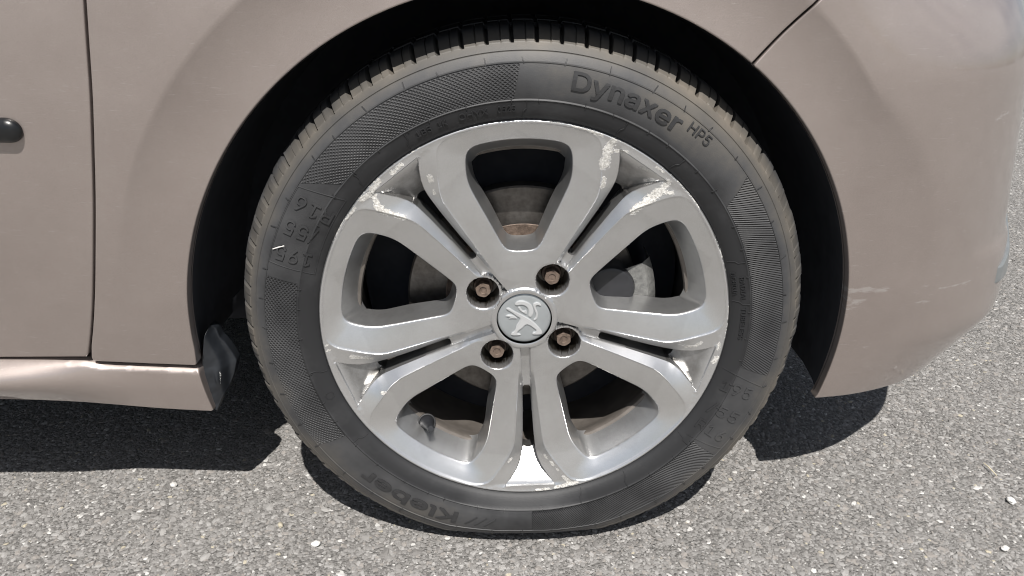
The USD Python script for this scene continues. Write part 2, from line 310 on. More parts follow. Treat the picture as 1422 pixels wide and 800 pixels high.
def sheet(outline, S, step, edge=.004, fillet=.0015, flange=.014, feats=()):
    """a trimmed panel: rolled edge in even strips, then a fine triangulated field, and a return flange behind"""
    o = np.asarray(outline, float)
    if Polygon(o).exterior.is_ccw is False: o = o[::-1]
    p = resample(o, edge, True); n0 = len(p)
    nx = np.roll(p, -1, 0)-p; pv = p-np.roll(p, 1, 0)
    nrm = lambda q: np.stack([-q[:, 1], q[:, 0]], -1)/np.linalg.norm(q, axis=1)[:, None]
    b = nrm(nx)+nrm(pv); b /= np.linalg.norm(b, axis=1)[:, None]; b /= np.clip((b*nrm(nx)).sum(1), .6, 1)[:, None]
    ds = np.array([0, .15, .4, .7, 1.0, 1.7])*fillet
    rings = [p+b*d for d in ds]
    poly = Polygon(rings[-1]).buffer(0)
    if poly.geom_type != 'Polygon': poly = max(poly.geoms, key=lambda q: q.area)
    g = hexgrid(poly.bounds, step); inner = poly.buffer(-step*.5)
    g = g[shapely.contains_xy(inner, g[:, 0], g[:, 1])]
    ex = [resample(ft, step*.5) for ft in feats]; ex = [e[shapely.contains_xy(inner, e[:, 0], e[:, 1])] for e in ex]
    ex = [e for e in ex if len(e)]
    if ex:
        from scipy.spatial import cKDTree
        E_ = np.vstack(ex); g = np.vstack([g[cKDTree(E_).query(g)[0] > step*.4], E_])
    pts = np.vstack([rings[-1], g]); f = delaunay_in(pts, poly) + (len(ds)-1)*n0
    pts = np.vstack(rings[:-1]+[pts]); d = np.concatenate([np.full(n0, x) for x in ds]+[np.full(len(g), 1.0)])
    i = np.arange(n0); j = (i+1) % n0; F_ = [f]
    for k in range(len(ds)-1): F_ += [np.stack([k*n0+i, k*n0+j, (k+1)*n0+j], -1), np.stack([k*n0+i, (k+1)*n0+j, (k+1)*n0+i], -1)]
    v = S(pts[:, 0], pts[:, 1]); w = np.clip(1-d/fillet, 0, 1)
    v[:, 1] += fillet*(1-np.sqrt(np.clip(1-w*w, 0, 1)))
    f = orient(v, np.vstack(F_)); k = len(v)
    bb = v[:n0].copy(); c = bb.copy(); c[:, 1] += flange
    return trimesh.Trimesh(np.vstack([v, bb, c]), np.vstack([f, np.stack([k+i, k+j, k+n0+j], -1), np.stack([k+i, k+n0+j, k+n0+i], -1)]), process=False)
flat_S = lambda X, Z: np.stack([X, body_y(X, Z), Z], -1)
def arch(t0, t1, n, off=0):
    t = np.linspace(t0, t1, n); r = RL_(t)+off
    return [(rr*math.cos(math.radians(a)), AX+rr*math.sin(math.radians(a))) for a, rr in zip(t, r)]
def radial_curve(k, a=-10, b=186): 
    t = np.linspace(a, b, 200); r = RC_(t)-k*(RC_(t)-RL_(t)); return np.stack([r*np.cos(np.radians(t)), AX+r*np.sin(np.radians(t))], -1)
crease = [radial_curve(k) for k in (-.04, 0, .04, .09, .16, .26)]
gapL = np.array([(-.366, .95), (-.368, .80), (-.374, .70), (-.3839, .6241), (-.3903, .5881), (-.3986, .5436), (-.4094, .4961), (-.4221, .4449), (-.4379, .3896), (-.4537, .3381), (-.4729, .2824), (-.4872, .2465)])
gz = np.linspace(.95, .2465, 44); gapL = [(float(x), float(z)) for x, z in zip(CubicSpline(gapL[::-1, 1], gapL[::-1, 0])(gz), gz)]
gapR = [(.2061, .5673), (.2298, .5958), (.2434, .6112), (.2541, .6233), (.30, .677), (.36, .745), (.43, .82), (.45, .95)]
GA = math.degrees(math.atan2(.5673-AX, .2061))
# front door
door_out = [(-1.25, .250), (-1.25, .95)] + [(x-.0012, z) for x, z in gapL[:-1]] + [(-.4874, .2490), (-.4898, .2470)]
dp = sheet(door_out, flat_S, .012)
front_door = obj('front_door', dp, M['paint'], car)
# side moulding on the door: rounded black strip that ends just in view
def moulding():
    prof = []
    for a in np.linspace(-90, 90, 13): prof.append((.0118*math.sin(math.radians(a)), -.0085*math.cos(math.radians(a))**.8))
    v, f = [], []
    st = np.concatenate([np.linspace(-1.24, -.4830, 12), -.4830+.0125*np.sin(np.linspace(.15, math.pi/2, 8))])
    for x in st:
        k = 1.0 if x <= -.4830 else math.sqrt(max(1-((x+.4830)/.0126)**2, .0))
        zc = .5095+(x+.47)*-.02
        for pz, py in prof: v.append((x, body_y(-.48, .51)+py*max(k, .12)-.0005, zc+pz*max(k, .05)))
    n = len(prof)
    for i in range(len(st)-1):
        for j in range(n-1): f.append((i*n+j, i*n+j+1, (i+1)*n+j+1, (i+1)*n+j))
    f = np.array(f); return trimesh.Trimesh(v, np.vstack([f[:, [0, 2, 1]], f[:, [0, 3, 2]]]), process=False)
obj('side_moulding', moulding(), M['trim_black'], front_door, smooth=50)
# front wing
wing_out = [(x+.0012, z) for x, z in gapL[:-1]] + [(-.4850, .2436), (-.4828, .2404), (-.4283, .2366), (-.3722, .2330), (-.3700, .2345)] + arch(189, GA+.25, 130)[3:]
wing_out += [(x-.0008, z+.0008) for x, z in gapR[1:]]
obj('front_wing', sheet(wing_out, flat_S, .008, feats=crease), M['paint'], car)
# front bumper in (u, Z)
bump_out = [(x+.0008, z-.0008) for x, z in gapR][::-1] + arch(GA-.35, -18.6, 90)[1:] + [(.3482, .1730), (.3704, .1734), (.3942, .1736), (.4195, .1742), (.4485, .1742), (.4828, .1738), (.5201, .1730), (.60, .173), (.92, .173), (.92, .95)]
WB = [(0.3558, 0.3261, 0.0132, 0.75), (0.3701, 0.3273, 0.011, 0.8), (0.3855, 0.3267, 0.0099, 0.75), (0.3613, 0.3154, 0.0132, 0.7), (0.3569, 0.3047, 0.0132, 0.6), (0.3701, 0.3035, 0.0132, 0.5), (0.4174, 0.3243, 0.0088, 0.8), (0.4339, 0.3249, 0.0099, 0.8), (0.4504, 0.3243, 0.0088, 0.75), (0.4669, 0.3231, 0.0088, 0.75), (0.4834, 0.3214, 0.0088, 0.7), (0.4999, 0.3202, 0.0077, 0.6), (0.4229, 0.3047, 0.0132, 0.5), (0.4394, 0.3071, 0.011, 0.62), (0.4559, 0.3106, 0.011, 0.5), (0.3734, 0.2476, 0.0066, 0.65), (0.3899, 0.2488, 0.0077, 0.7), (0.4064, 0.25, 0.0066, 0.6), (0.4284, 0.2523, 0.0088, 0.5), (0.4339, 0.2654, 0.0088, 0.4), (0.47, 0.5045, 0.01, 0.5), (0.482, 0.5085, 0.012, 0.6), (0.495, 0.516, 0.012, 0.55)]
def wear_bump(p):
    w = np.zeros(len(p))
    for x, z, s, a in WB:
        w = np.maximum(w, a*np.exp(-(((p[:, 0]-x)/(s*1.6))**2+((p[:, 2]-z)/(s*.42))**2)))
    return w
bumper = obj('front_bumper', sheet(bump_out, bumper_xyz, .008, feats=crease), M['paint_worn'], car, primvars={'wear': wear_bump})
# small grey trim piece let into the bumper corner
tv, tf = [], []
US = np.linspace(.5735, .78, 24); PZ = (.3020, .3025, .3045, .3205, .3225, .3230); PO = (-.001, .0022, .0034, .0034, .0022, -.001)
for q, u in enumerate(US):
    rise = (u-.5735)*.16
    for z, o in zip(PZ, PO):
        zz = z+rise*(z > .31); p = bumper_xyz(np.array([u]), np.array([zz]))[0]; a = max((u-float(bump_x0(zz)))/BR, 0)
        o = o if q else -.001
        tv.append(p+np.array([math.sin(a), -math.cos(a), 0])*o)
for q in range(len(US)-1):
    for j in range(5): tf.append((q*6+j, q*6+6+j, q*6+7+j, q*6+1+j))
obj('corner_trim', (np.array(tv), np.array(tf)), M['grey_trim'], bumper, smooth=40)
# sill
sill_top = PchipInterpolator([-1.4, -1.25, -.5945, -.498, -.476, -.43, -.369, -.3], [.2475, .2468, .2446, .2424, .2368, .2336, .2298, .2255])
sill_bot = PchipInterpolator([-1.4, -.6075, -.5256, -.4768, -.4277, -.3638, -.3], [.191, .1859, .1818, .1768, .1713, .1664, .163])
def sill_S(X, Z):
    zt, zb = sill_top(X), sill_bot(X)
    t = np.clip((zt-Z)/(zt-zb), 0, 1); round_ = 1-sstep(X, -.62, -.42)
    ang = np.clip(t, 0, 1)*2.2
    bulge = .032-.026*np.sin(np.pi*np.clip(1.3*t-.3*t*t, 0, 1))+.006*t
    flat = .0285-.002*np.sin(np.pi*t)+.010*t-.012*(1-np.clip(t/.12, 0, 1))**2*-1
    return np.stack([X, round_*bulge+(1-round_)*flat, Z], -1)
sill_out = [(float(x), float(sill_top(x))-.0004) for x in np.linspace(-1.25, -.3735, 60)]+[(-.3715, .2285), (-.3695, .2255), (-.3676, .2023), (-.3640, .1684)]+[(float(x), float(sill_bot(x))) for x in np.linspace(-.3655, -1.25, 60)]
obj('sill', sheet(sill_out, sill_S, .0032, flange=.05, edge=.004), M['paint'], car, smooth=50)
# wheel-arch liner: a felt shell behind the lip
def liner():
    t = np.linspace(-18, 188, 100); v = []; K = 6
    for a in t:
        r0 = float(RL_(a)); ca, sa = math.cos(math.radians(a)), math.sin(math.radians(a)); y0 = float(body_y(r0*ca, AX+r0*sa))
        for u, o in ((0.010, -.0008), (.022, .004), (.045, .010), (.09, .016)):
            v.append(((r0+o)*ca, y0+u, AX+(r0+o)*sa))
        for y, o in ((.17, .016), (.265, .012)): v.append(((r0+o)*ca, y, AX+(r0+o)*sa))
    f = []
    for i in range(len(t)-1):
        for j in range(K-1): f.append((i*K+j, i*K+j+1, (i+1)*K+j+1, (i+1)*K+j))
    n = len(v); v.append((0, .265, AX))
    for i in range(len(t)-1): f.append((n, i*K+K-1, (i+1)*K+K-1, (i+1)*K+K-1))
    f = np.array(f); return trimesh.Trimesh(v, np.vstack([f[:, [0, 1, 2]], f[:, [0, 2, 3]]]), process=False)
obj('arch_liner', liner(), M['liner'], car, smooth=40)
# scuffed plastic flap where the sill meets the wheel arch
def flap():
    out = [(-.3725, .2180), (-.3640, .2600), (-.3590, .2705), (-.3545, .2650), (-.3520, .2510), (-.3485, .2464), (-.3437, .2335), (-.3389, .2180), (-.3437, .2012), (-.3513, .1845), (-.3571, .1757), (-.3634, .1620), (-.3680, .1700)]
    def S(X, Z):
        n = meshkit.fbm(np.stack([X*70, Z*70, X*0], -1), 3)-.5
        d = (X+.3520)+.10*(Z-.21)-.003*np.sin((Z-.2)*70)
        y = .050+.50*np.clip(X+.366, -.02, .05) + .0050*np.tanh(d/.0018) + .0035*n
        b = np.exp(-((X+.3570)/.0022)**2-((Z-.205)/.009)**2); y = y-.0035*b
        return np.stack([X, y, Z], -1)
    return sheet(out, S, .002, edge=.003, fillet=.001, flange=.012)
mud_flap = obj('mud_flap', flap(), M['flap'], car, smooth=40)
SC = simple('scuffed_edge', (.10, .10, .10), (.26, .26, .255), 300, .7, bump=.4)
lp = [(-.3572+.0030*math.cos(t)*(1+.25*math.sin(3*t)), .0500+.0003*math.sin(2*t), .2060+.0098*math.sin(t)) for t in np.linspace(0, 2*math.pi, 28)]
mp_ = trimesh.util.concatenate([trimesh.creation.icosphere(subdivisions=1, radius=.0011) for _ in lp]); ns = len(mp_.vertices)//len(lp)
mp_.vertices = mp_.vertices+np.repeat(np.array(lp), ns, 0)
obj('scuff_mark', mp_, SC, mud_flap, smooth=True)
# underbody and inner structure that closes the car off from the sky
ub = [trimesh.creation.box(bounds=b) for b in [((-1.3, .27, .18), (.50, 1.62, .93)), ((-1.25, .10, .19), (-.41, .269, .93)), ((-.384, .035, .665), (.40, .269, .93)), ((.385, .16, .30), (.46, .269, .93))]]
obj('underbody', cat_(ub), M['liner'], car, smooth=False)
def bonnet():
    X, Y = np.meshgrid(np.linspace(-1.25, .72, 24), np.linspace(-.018, 1.62, 20)); e = np.clip((X-.42)/.3, 0, 1)
    Z = .952+.05*np.sin(np.clip((Y+.02)/1.64, 0, 1)*math.pi)-.10*e**2
    v = np.stack([X.ravel(), np.maximum(Y, -.018+.24*(1-np.sqrt(np.clip(1-(e)**2, 0, 1)))).ravel(), Z.ravel()], -1)
    i = (np.arange(19)[:, None]*24+np.arange(23)).ravel(); f = np.stack([i, i+1, i+25, i+24], -1)
    return (v, f)
obj('bonnet', bonnet(), M['paint'], car, smooth=True)

# ------------------------------------------------------------------ the wheel
wheel = group('wheel', car)
WROT = 2.1                                    # degrees the wheel is turned
def place(v):                                 # wheel frame (x, y, z about the axle) -> car
    v = np.array(v, float); v[:, 2] += AX; return v
def W(mesh):
    mesh = mesh.copy(); mesh.vertices = place(mesh.vertices); return mesh
# --- rim face
half = [(0, 198), (20, 197), (40, 193.9), (47, 191), (51, 187), (53, 181), (53.5, 172), (52.8, 160), (50, 150), (46.5, 142), (22.5, 91), (19.5, 85.5), (15.5, 81), (9, 79), (0, 78.6)]
hole = chaikin(half + [(-x, y) for x, y in half[1:-1]][::-1], 2)
halfp = [(0, 217), (30, 214.9), (55, 209.9), (66, 206.7), (74.5, 202), (80, 195.5), (82, 187), (82, 172), (81.5, 153), (79.5, 141), (75.5, 131), (34, 62), (27, 50), (13, 44.5), (0, 43.5)]
wpoly = chaikin(halfp + [(-x, y) for x, y in halfp[1:-1]][::-1], 2)
HOLE, WP = Polygon(hole), Polygon(wpoly)
EY = np.array([36, 85, 120, 150, 172, 180, 190, 200, 206, 209.5]); EX = np.array([5.5, 4.6, 5.2, 6.3, 8, 10, 14.5, 21, 26, 28.5])
e_of = lambda y: np.interp(y, EY, EX)
sy_ = np.concatenate([np.linspace(87, 170, 50), [172.5, 174.5, 176, 176.8]])
sx_ = np.concatenate([e_of(np.linspace(87, 170, 50))-.25, [7.4, 6.2, 3.8, 0.01]])
sx_[0] = 2.6; sx_[1] = 3.9
SLOT = Polygon([(x, y) for x, y in zip(sx_, sy_)] + [(-x, y) for x, y in zip(sx_, sy_)][::-1])
slot = np.array(SLOT.exterior.coords)[:-1]
hF = lambda r: np.interp(r, [30, 60, 75, 205, 214, 216.5, 217.5, 218.6, 219.6, 220.3], [-16.5, -16.8, -16, -1.4, -1.0, -.7, -.1, -.1, -.9, -3.2])
def rotp(p, a): c, s = math.cos(a), math.sin(a); return np.stack([p[:, 0]*c-p[:, 1]*s, p[:, 0]*s+p[:, 1]*c], -1)
BOLT = [math.radians(55.95+90*k) for k in range(4)]
LW, LH = shapely.LinearRing(wpoly), shapely.LinearRing(hole)
def fold(p, off):
    a = np.degrees(np.arctan2(p[:, 1], p[:, 0]))-(90+WROT+off); a = (a+36) % 72-36
    r = np.hypot(p[:, 0], p[:, 1]); t = np.radians(a); return r*np.sin(-t), r*np.cos(t), r
def face_h(p):
    xw, yw, r = fold(p, 0); xs_, ys_, _ = fold(p, 36)
    P = shapely.points(xw, yw)
    inW = shapely.contains_xy(WP, xw, yw); dW = shapely.distance(P, LW); dH = shapely.distance(P, LH)
    h = hF(r)
    # facets that fall from the ridge towards the opening
    A = np.interp(yw, [60, 90, 150, 180, 198], [.4, 3.4, 6.6, 8.2, 10.5]); t = dH/(dH+dW+1e-6)
    fac = A*(1-t)**1.15
    edge = np.clip(1-dH/2.0, 0, 1); fac = fac+1.6*(1-np.sqrt(np.clip(1-edge**2, 0, 1)))
    lipin = .9*sstep(dW, 0, 1.2)*sstep(yw, 60, 110)
    h = np.where(inW, h-fac-lipin, h)
    # slot, pocket
    e = e_of(ys_); de = np.abs(xs_)-e; dmax = dW+np.clip(de, 0, 99)
    c = np.interp(ys_, [38, 66, 73, 80, 141, 172, 182, 195, 205, 209.5], [1.0, 1.5, 4.5, 7.0, 9.0, 11, 9, 5, 3, 2])
    on = (~inW) & (ys_ > 36) & (ys_ < 209.5)
    t = np.where(dmax > 1e-6, np.clip(de, 0, 99)/dmax, 1)
    ch = hF(r)-c*(1-t)**1.02
    h = np.where(on & (de > 0), ch, h)
    ramp = np.interp(ys_, [168, 176, 190, 203, 207, 209.5, 210.2], [-36, -32, -19, -7.5, -4.6, -3.2, -.9])
    groove = hF(r)-9*sstep(ys_, 36, 40)
    fl = np.where(ys_ < 120, groove, ramp)
    h = np.where((de <= 0) & (ys_ > 36) & (ys_ < 210.2), np.minimum(fl, h), h)
    # raised seat of the centre cap
    h = np.where(r < 36.5, np.maximum(h, hF(r)+1.8*np.sqrt(np.clip(1-((r-33)/3.6)**2, 0, 1))), h)
    # bolt wells
    for a in BOLT:
        b = np.hypot(p[:, 0]-54*math.cos(a), p[:, 1]-54*math.sin(a))
        h = np.where(b < 20.4, np.minimum(np.where(b < 18, hF(r), np.maximum(h, hF(r)-2)), hF(r)+np.interp(b, [0, 16.0, 16.5, 17.0, 17.7, 18.9, 20.4], [-34, -34, -28, -15, -2.4, -.6, 0])), h)
    return h
def build_rim():
    disk = Point(0, 0).buffer(220.3, quad_segs=256).difference(Point(0, 0).buffer(30.3, quad_segs=64))
    ax = [math.radians(72*k+WROT) for k in range(5)]; axs = [math.radians(72*k+36+WROT) for k in range(5)]
    holes = [rotp(hole, a) for a in ax]+[rotp(slot, a) for a in axs]
    dom = disk
    for h_ in holes: dom = dom.difference(Polygon(h_))
    keys, rings = [], []
    for a in ax:
        for d in (0, .45, 1.1, 2.0, 3.6):
            g = resample(np.array(HOLE.buffer(d).exterior.coords)[:-1], 1.0 if d < 2 else 1.4, True); g = rotp(g, a)
            if d == 0: rings.append((g, 'w', a))
            keys.append(g)
        for d in (-1.2, -.5, 0, .6):
            g = resample(np.array(WP.buffer(d).exterior.coords)[:-1], 1.5, True); keys.append(rotp(g, a))
    yy = np.linspace(37, 209.5, 150)
    for a in axs:
        g = resample(slot, .9, True); rings.append((rotp(g, a), 's', a)); keys.append(rotp(g, a))
        for d in (-.1, .25, 1.3):
            for s in (-1, 1):
                yk = yy if d > 0 else yy[(yy > 176) | (yy < 86)]
                keys.append(rotp(np.stack([s*(e_of(yk)+d), yk], -1), a))
        for yk in (36.5, 39.8, 209.4, 210.3, 207, 203):
            xk = np.linspace(-e_of(min(yk, 209.5)), e_of(min(yk, 209.5)), max(8, int(e_of(min(yk, 209.5))*1.5))); keys.append(rotp(np.stack([xk, xk*0+yk], -1), a))
    for r_, n in ((30.3, 120), (31, 120), (33, 120), (35.5, 120), (36.6, 120), (214, 900), (216.5, 900), (217.5, 900), (218.6, 900), (219.6, 900), (220.3, 1000)):
        t = np.arange(n)*2*math.pi/n; keys.append(r_*np.stack([np.cos(t), np.sin(t)], -1))
    out_ring = keys[-1]; in_ring = keys[-11]
    for b in BOLT:
        for r_ in (16.0, 16.5, 17.0, 17.35, 17.7, 18.3, 18.9, 20.4):
            t = np.arange(80)*2*math.pi/80; keys.append(np.array([54*math.cos(b), 54*math.sin(b)])+r_*np.stack([np.cos(t), np.sin(t)], -1))
    K = np.vstack(keys)
    g = hexgrid((-220, -220, 220, 220), 2.3); g1 = hexgrid((-96, -96, 96, 96), 1.15)
    g = np.vstack([g[np.hypot(*g.T) > 95], g1[np.hypot(*g1.T) <= 95]])
    from scipy.spatial import cKDTree
    g = g[cKDTree(K).query(g)[0] > np.where(np.hypot(*g.T) > 95, 1.1, .5)]
    pts = np.vstack([K, g]); pts = pts[shapely.contains_xy(dom.buffer(.02), pts[:, 0], pts[:, 1])]
    pts = np.unique(np.round(pts, 3), axis=0)
    keep = np.ones(len(pts), bool)
    pr = cKDTree(pts).query_pairs(.18)
    for i, j in pr:
        if keep[i] and keep[j]: keep[j] = False
    pts = pts[keep]
    f = delaunay_in(pts, dom)
    v = np.stack([pts[:, 0], -face_h(pts), pts[:, 1]], -1)*.001
    f = orient(v, f)
    parts = [trimesh.Trimesh(v, f, process=False)]
    # walls of the openings
    for ring, kind, a in rings:
        loc = rotp(ring, -a); cur = face_h(ring*1.0)
        # height on the land side of the edge
        cen = loc.mean(0); nrm = (loc-cen); outp = loc+nrm/np.linalg.norm(nrm, axis=1)[:, None]*.03
        lev = []
        y0 = -cur
        if kind == 'w':
            w = sstep(loc[:, 1], 168, 190); rr = np.hypot(loc[:, 0], loc[:, 1]); rad = loc/rr[:, None]
            ctr = np.array([0, 140.0]); cd = ctr-loc; cd /= np.linalg.norm(cd, axis=1)[:, None]
            sh = lambda k: loc+(w*(-16*k))[:, None]*rad+((1-w)*5*k)[:, None]*cd
            dep = lambda k: y0+k*(w*32+(1-w)*34)
            ks = (0, .04, .5, 1)
        else:
            sh = lambda k: loc*1.0; dep = lambda k: y0*(1-k)+k*np.maximum(46, y0+4); ks = (0, .5, 1)
        vv = []
        for k in ks:
            q_ = rotp(sh(k), a); vv.append(np.stack([q_[:, 0], dep(k), q_[:, 1]], -1)*.001)
        n = len(ring); V = np.vstack(vv); i = np.arange(n); j = (i+1) % n; F_ = []
        for s in range(len(ks)-1):
            F_ += [np.stack([s*n+i, s*n+j, (s+1)*n+j], -1), np.stack([s*n+i, (s+1)*n+j, (s+1)*n+i], -1)]
        parts.append(trimesh.Trimesh(V, np.vstack(F_), process=False))
    n = len(out_ring); i = np.arange(n); j = (i+1) % n
    o1 = np.stack([out_ring[:, 0], -face_h(out_ring), out_ring[:, 1]], -1)*.001; o2 = o1.copy(); o2[:, 1] = .014; o2[:, [0, 2]] *= .985
    parts.append(trimesh.Trimesh(np.vstack([o1, o2]), np.vstack([np.stack([i, j, n+j], -1), np.stack([i, n+j, n+i], -1)]), process=False))
    return W(cat_(parts))
# kerb scrapes: strokes of (angle, radius) with a half width in mm
RASH = [([(125, 214.5), (128.5, 213.5)], 2.6), ([(132.5, 216), (137, 213.5), (139.5, 216)], 3.2), ([(135.6, 215), (137.2, 207), (138.6, 197), (137.6, 184), (136.2, 172)], 3.4), ([(138.4, 200), (138.6, 192)], 4.6), ([(120.8, 188), (121.0, 184)], 3.6), ([(122.4, 174), (122.8, 170)], 2.0),
        ([(142.5, 216.4), (146.5, 217)], 1.8), ([(66.6, 216), (66.9, 208), (66.5, 200)], 4.4), ([(67.2, 206), (65.2, 191)], 4.6), ([(66.8, 194), (66.0, 188)], 4.0), ([(63.4, 177), (62.6, 170)], 3.2), ([(70, 217), (78, 217.4)], 1.8), ([(62, 212), (66, 206)], 2.2),
        ([(47.6, 211), (47.1, 203), (47.5, 190), (48.0, 177), (48.5, 166)], 4.2), ([(47.2, 198), (47.6, 184)], 5.4), ([(44.5, 207), (47, 201)], 2.6), ([(54.2, 207.5), (56, 206)], 2.0), ([(50.5, 216), (53, 215.5)], 1.6),
        ([(191.6, 194), (193.4, 182), (194.6, 174)], 3.0), ([(187.9, 216.5), (187.7, 213.5)], 1.5), ([(186.3, 216.7), (186.0, 214.5)], 1.2), ([(208.2, 181), (208.6, 178)], 2.4), ([(264.6, 181), (265.1, 178)], 2.4),
        ([(278.1, 175), (278.6, 179)], 1.8), ([(279.9, 184), (280.6, 188)], 2.2), ([(281.5, 193), (282, 196)], 1.3), ([(283.2, 205), (284.6, 213)], 2.6), ([(280, 216.5), (287, 215.5)], 2.2), ([(347.2, 214), (348.8, 216.5)], 3.0), ([(351.5, 215), (353.5, 214.5)], 1.8), ([(349.5, 181), (350.6, 191), (352.6, 196)], 2.2), ([(274, 216.6), (278, 216.8)], 1.6)]
SEG = []
for pts_, hw in RASH:
    q_ = [(r*math.cos(math.radians(a))*.001, r*math.sin(math.radians(a))*.001) for a, r in pts_]
    SEG += [(np.array(a), np.array(b), hw*.001) for a, b in zip(q_[:-1], q_[1:])]
def rash(p):
    w = np.zeros(len(p)); P2 = np.stack([p[:, 0], p[:, 2]-AX], -1)
    for a, b, hw in SEG:
        ab = b-a; t = np.clip(((P2-a)@ab)/(ab@ab), 0, 1); d = np.linalg.norm(P2-a-t[:, None]*ab, axis=1)
        w = np.maximum(w, .72*(1-sstep(d, hw*.35, hw*1.7)))
    r = np.hypot(P2[:, 0], P2[:, 1]); th = np.degrees(np.arctan2(P2[:, 1], P2[:, 0])) % 360
    lip = sstep(r, .2168, .2188)*((th < 85) | ((th > 272) & (th < 305)) | ((th > 118) & (th < 156)) | (th > 345))*(.10+.50*meshkit.noise(np.stack([np.cos(th*.0174533)*14, np.sin(th*.0174533)*14, th*0], -1)))
    return np.maximum(w, lip)
def grime_shade(p):                                  # brake dust lies in the pockets and on the drafted walls; bolt wells get painted shade
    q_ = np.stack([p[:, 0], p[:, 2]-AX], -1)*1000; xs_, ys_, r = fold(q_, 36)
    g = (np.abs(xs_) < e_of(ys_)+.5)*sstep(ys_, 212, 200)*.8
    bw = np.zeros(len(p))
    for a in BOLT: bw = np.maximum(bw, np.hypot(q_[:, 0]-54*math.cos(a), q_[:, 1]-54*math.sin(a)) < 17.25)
    well_shade = bw*sstep(p[:, 1], .0215, .026)*2.6  # dark colour standing in for the shade deep in the wells
    return np.clip(np.maximum(np.where(ys_ > 170, g, .12) + .25*sstep(p[:, 1], .012, .03), well_shade), 0, 2)*1.2
obj('rim', build_rim(), M['rim'], wheel, smooth=32, primvars={'wear': rash, 'grime_shade': grime_shade})
barrel = lathe([(.2190, .0125), (.2100, .018), (.2030, .026), (.1935, .036), (.1822, .0415), (.1812, .046), (.186, .060), (.1945, .078), (.1965, .10), (.197, .165), (.205, .176), (.2185, .184), (.2195, .190)], 180)
obj('rim_barrel', W(barrel), M['barrel'], wheel, smooth=50)
# --- centre cap and emblem
cap = lathe([(.0001, .0166), (.012, .0168), (.024, .0172), (.0280, .0176), (.0292, .0186), (.0296, .0215), (.0302, .024), (.0306, .03)], 96)
center_cap = obj('center_cap', W(cap), M['cap'], wheel, smooth=35)
def lion_polys():
    c = (385, 487); k = .0302/167.5
    P = []
    mane = [(327, 392), (345, 378), (372, 376), (400, 384), (424, 398), (436, 418), (440, 440), (436, 462), (424, 480), (408, 470), (412, 450), (408, 428), (396, 412), (378, 403), (360, 402), (345, 406), (330, 404)]
    muzzle = [(344, 412), (360, 416), (366, 428), (378, 440), (396, 432), (402, 448), (398, 462), (380, 452), (360, 440), (350, 428)]
    body = [(272, 424), (290, 418), (318, 436), (350, 452), (386, 470), (420, 490), (452, 516), (478, 544), (496, 568), (492, 584), (470, 586), (434, 586), (436, 572), (452, 570), (460, 558), (444, 546), (420, 528), (396, 520), (372, 546), (350, 560), (340, 576), (364, 582), (364, 590), (304, 590), (306, 574), (322, 566), (334, 548), (336, 528), (352, 504), (362, 484), (340, 472), (312, 450), (284, 434)]
    paw = [(268, 470), (284, 462), (308, 462), (330, 472), (344, 486), (330, 486), (306, 484), (288, 488), (300, 476), (284, 474)]
    tail = [(438, 394), (456, 386), (476, 390), (488, 404), (480, 412), (470, 404), (456, 406), (452, 420), (464, 442), (468, 468), (460, 492), (444, 500), (440, 490), (452, 482), (456, 462), (448, 440), (440, 420), (436, 404)]
    for q_ in (mane, muzzle, body, paw, tail):
        g = Polygon(chaikin([((x-c[0])*k, -(y-c[1])*k*1.09) for x, y in q_], 1)).buffer(0)
        P.append(g)
    u = shapely.union_all(P); return list(getattr(u, 'geoms', [u]))
def relief(poly, y0, hgt, bev):
    """flat-topped relief with sloped sides facing -y"""
    out = []
    for g in getattr(poly, 'geoms', [poly]):
        m_ = trimesh.creation.extrude_polygon(g, hgt, engine='earcut'); v = m_.vertices
        m_.vertices = np.stack([v[:, 0], y0-v[:, 2], v[:, 1]], -1); m_.invert() if m_.volume < 0 else None; out.append(m_)
    return out
em = []
for g in lion_polys():
    em += relief(g, .0172, .0012, 0)
    g2 = g.buffer(-.0007)
    if not g2.is_empty: em += relief(g2, .0166, .0013, 0)
obj('emblem', W(cat_(em)), M['emblem'], wheel, smooth=False)
# --- wheel bolts
def bolt(a, spin):
    b = []
    hexa = Polygon([(.0088*math.cos(spin+k*math.pi/3), .0088*math.sin(spin+k*math.pi/3)) for k in range(6)])
    from manifold3d import Manifold, CrossSection
    h_ = trimesh.creation.extrude_polygon(hexa, .013, engine='earcut')
    cone = trimesh.creation.revolve(np.array([[0, -.001], [.0096, -.001], [.0096, .0105], [.0078, .0131], [.0042, .0131], [.0036, .0120], [0, .0118]]), sections=40)
    try: h_ = trimesh.boolean.intersection([h_, cone], engine='manifold')
    except Exception: pass
    wash = trimesh.creation.revolve(np.array([[0, -.018], [.0112, -.018], [.0112, -.001], [.0104, .0005], [0, .0006]]), sections=36)
    m_ = cat_([h_, wash]); v = m_.vertices
    v2 = np.stack([v[:, 0]+.054*math.cos(a), .0385-.0005-v[:, 2], v[:, 1]+.054*math.sin(a)], -1)
    m_ = trimesh.Trimesh(v2, m_.faces[:, ::-1], process=False); 
    return W(m_)
for k, a in enumerate(BOLT):
    obj('wheel_bolt', bolt(a, .3+.45*k), M['rust'], wheel, smooth=28)
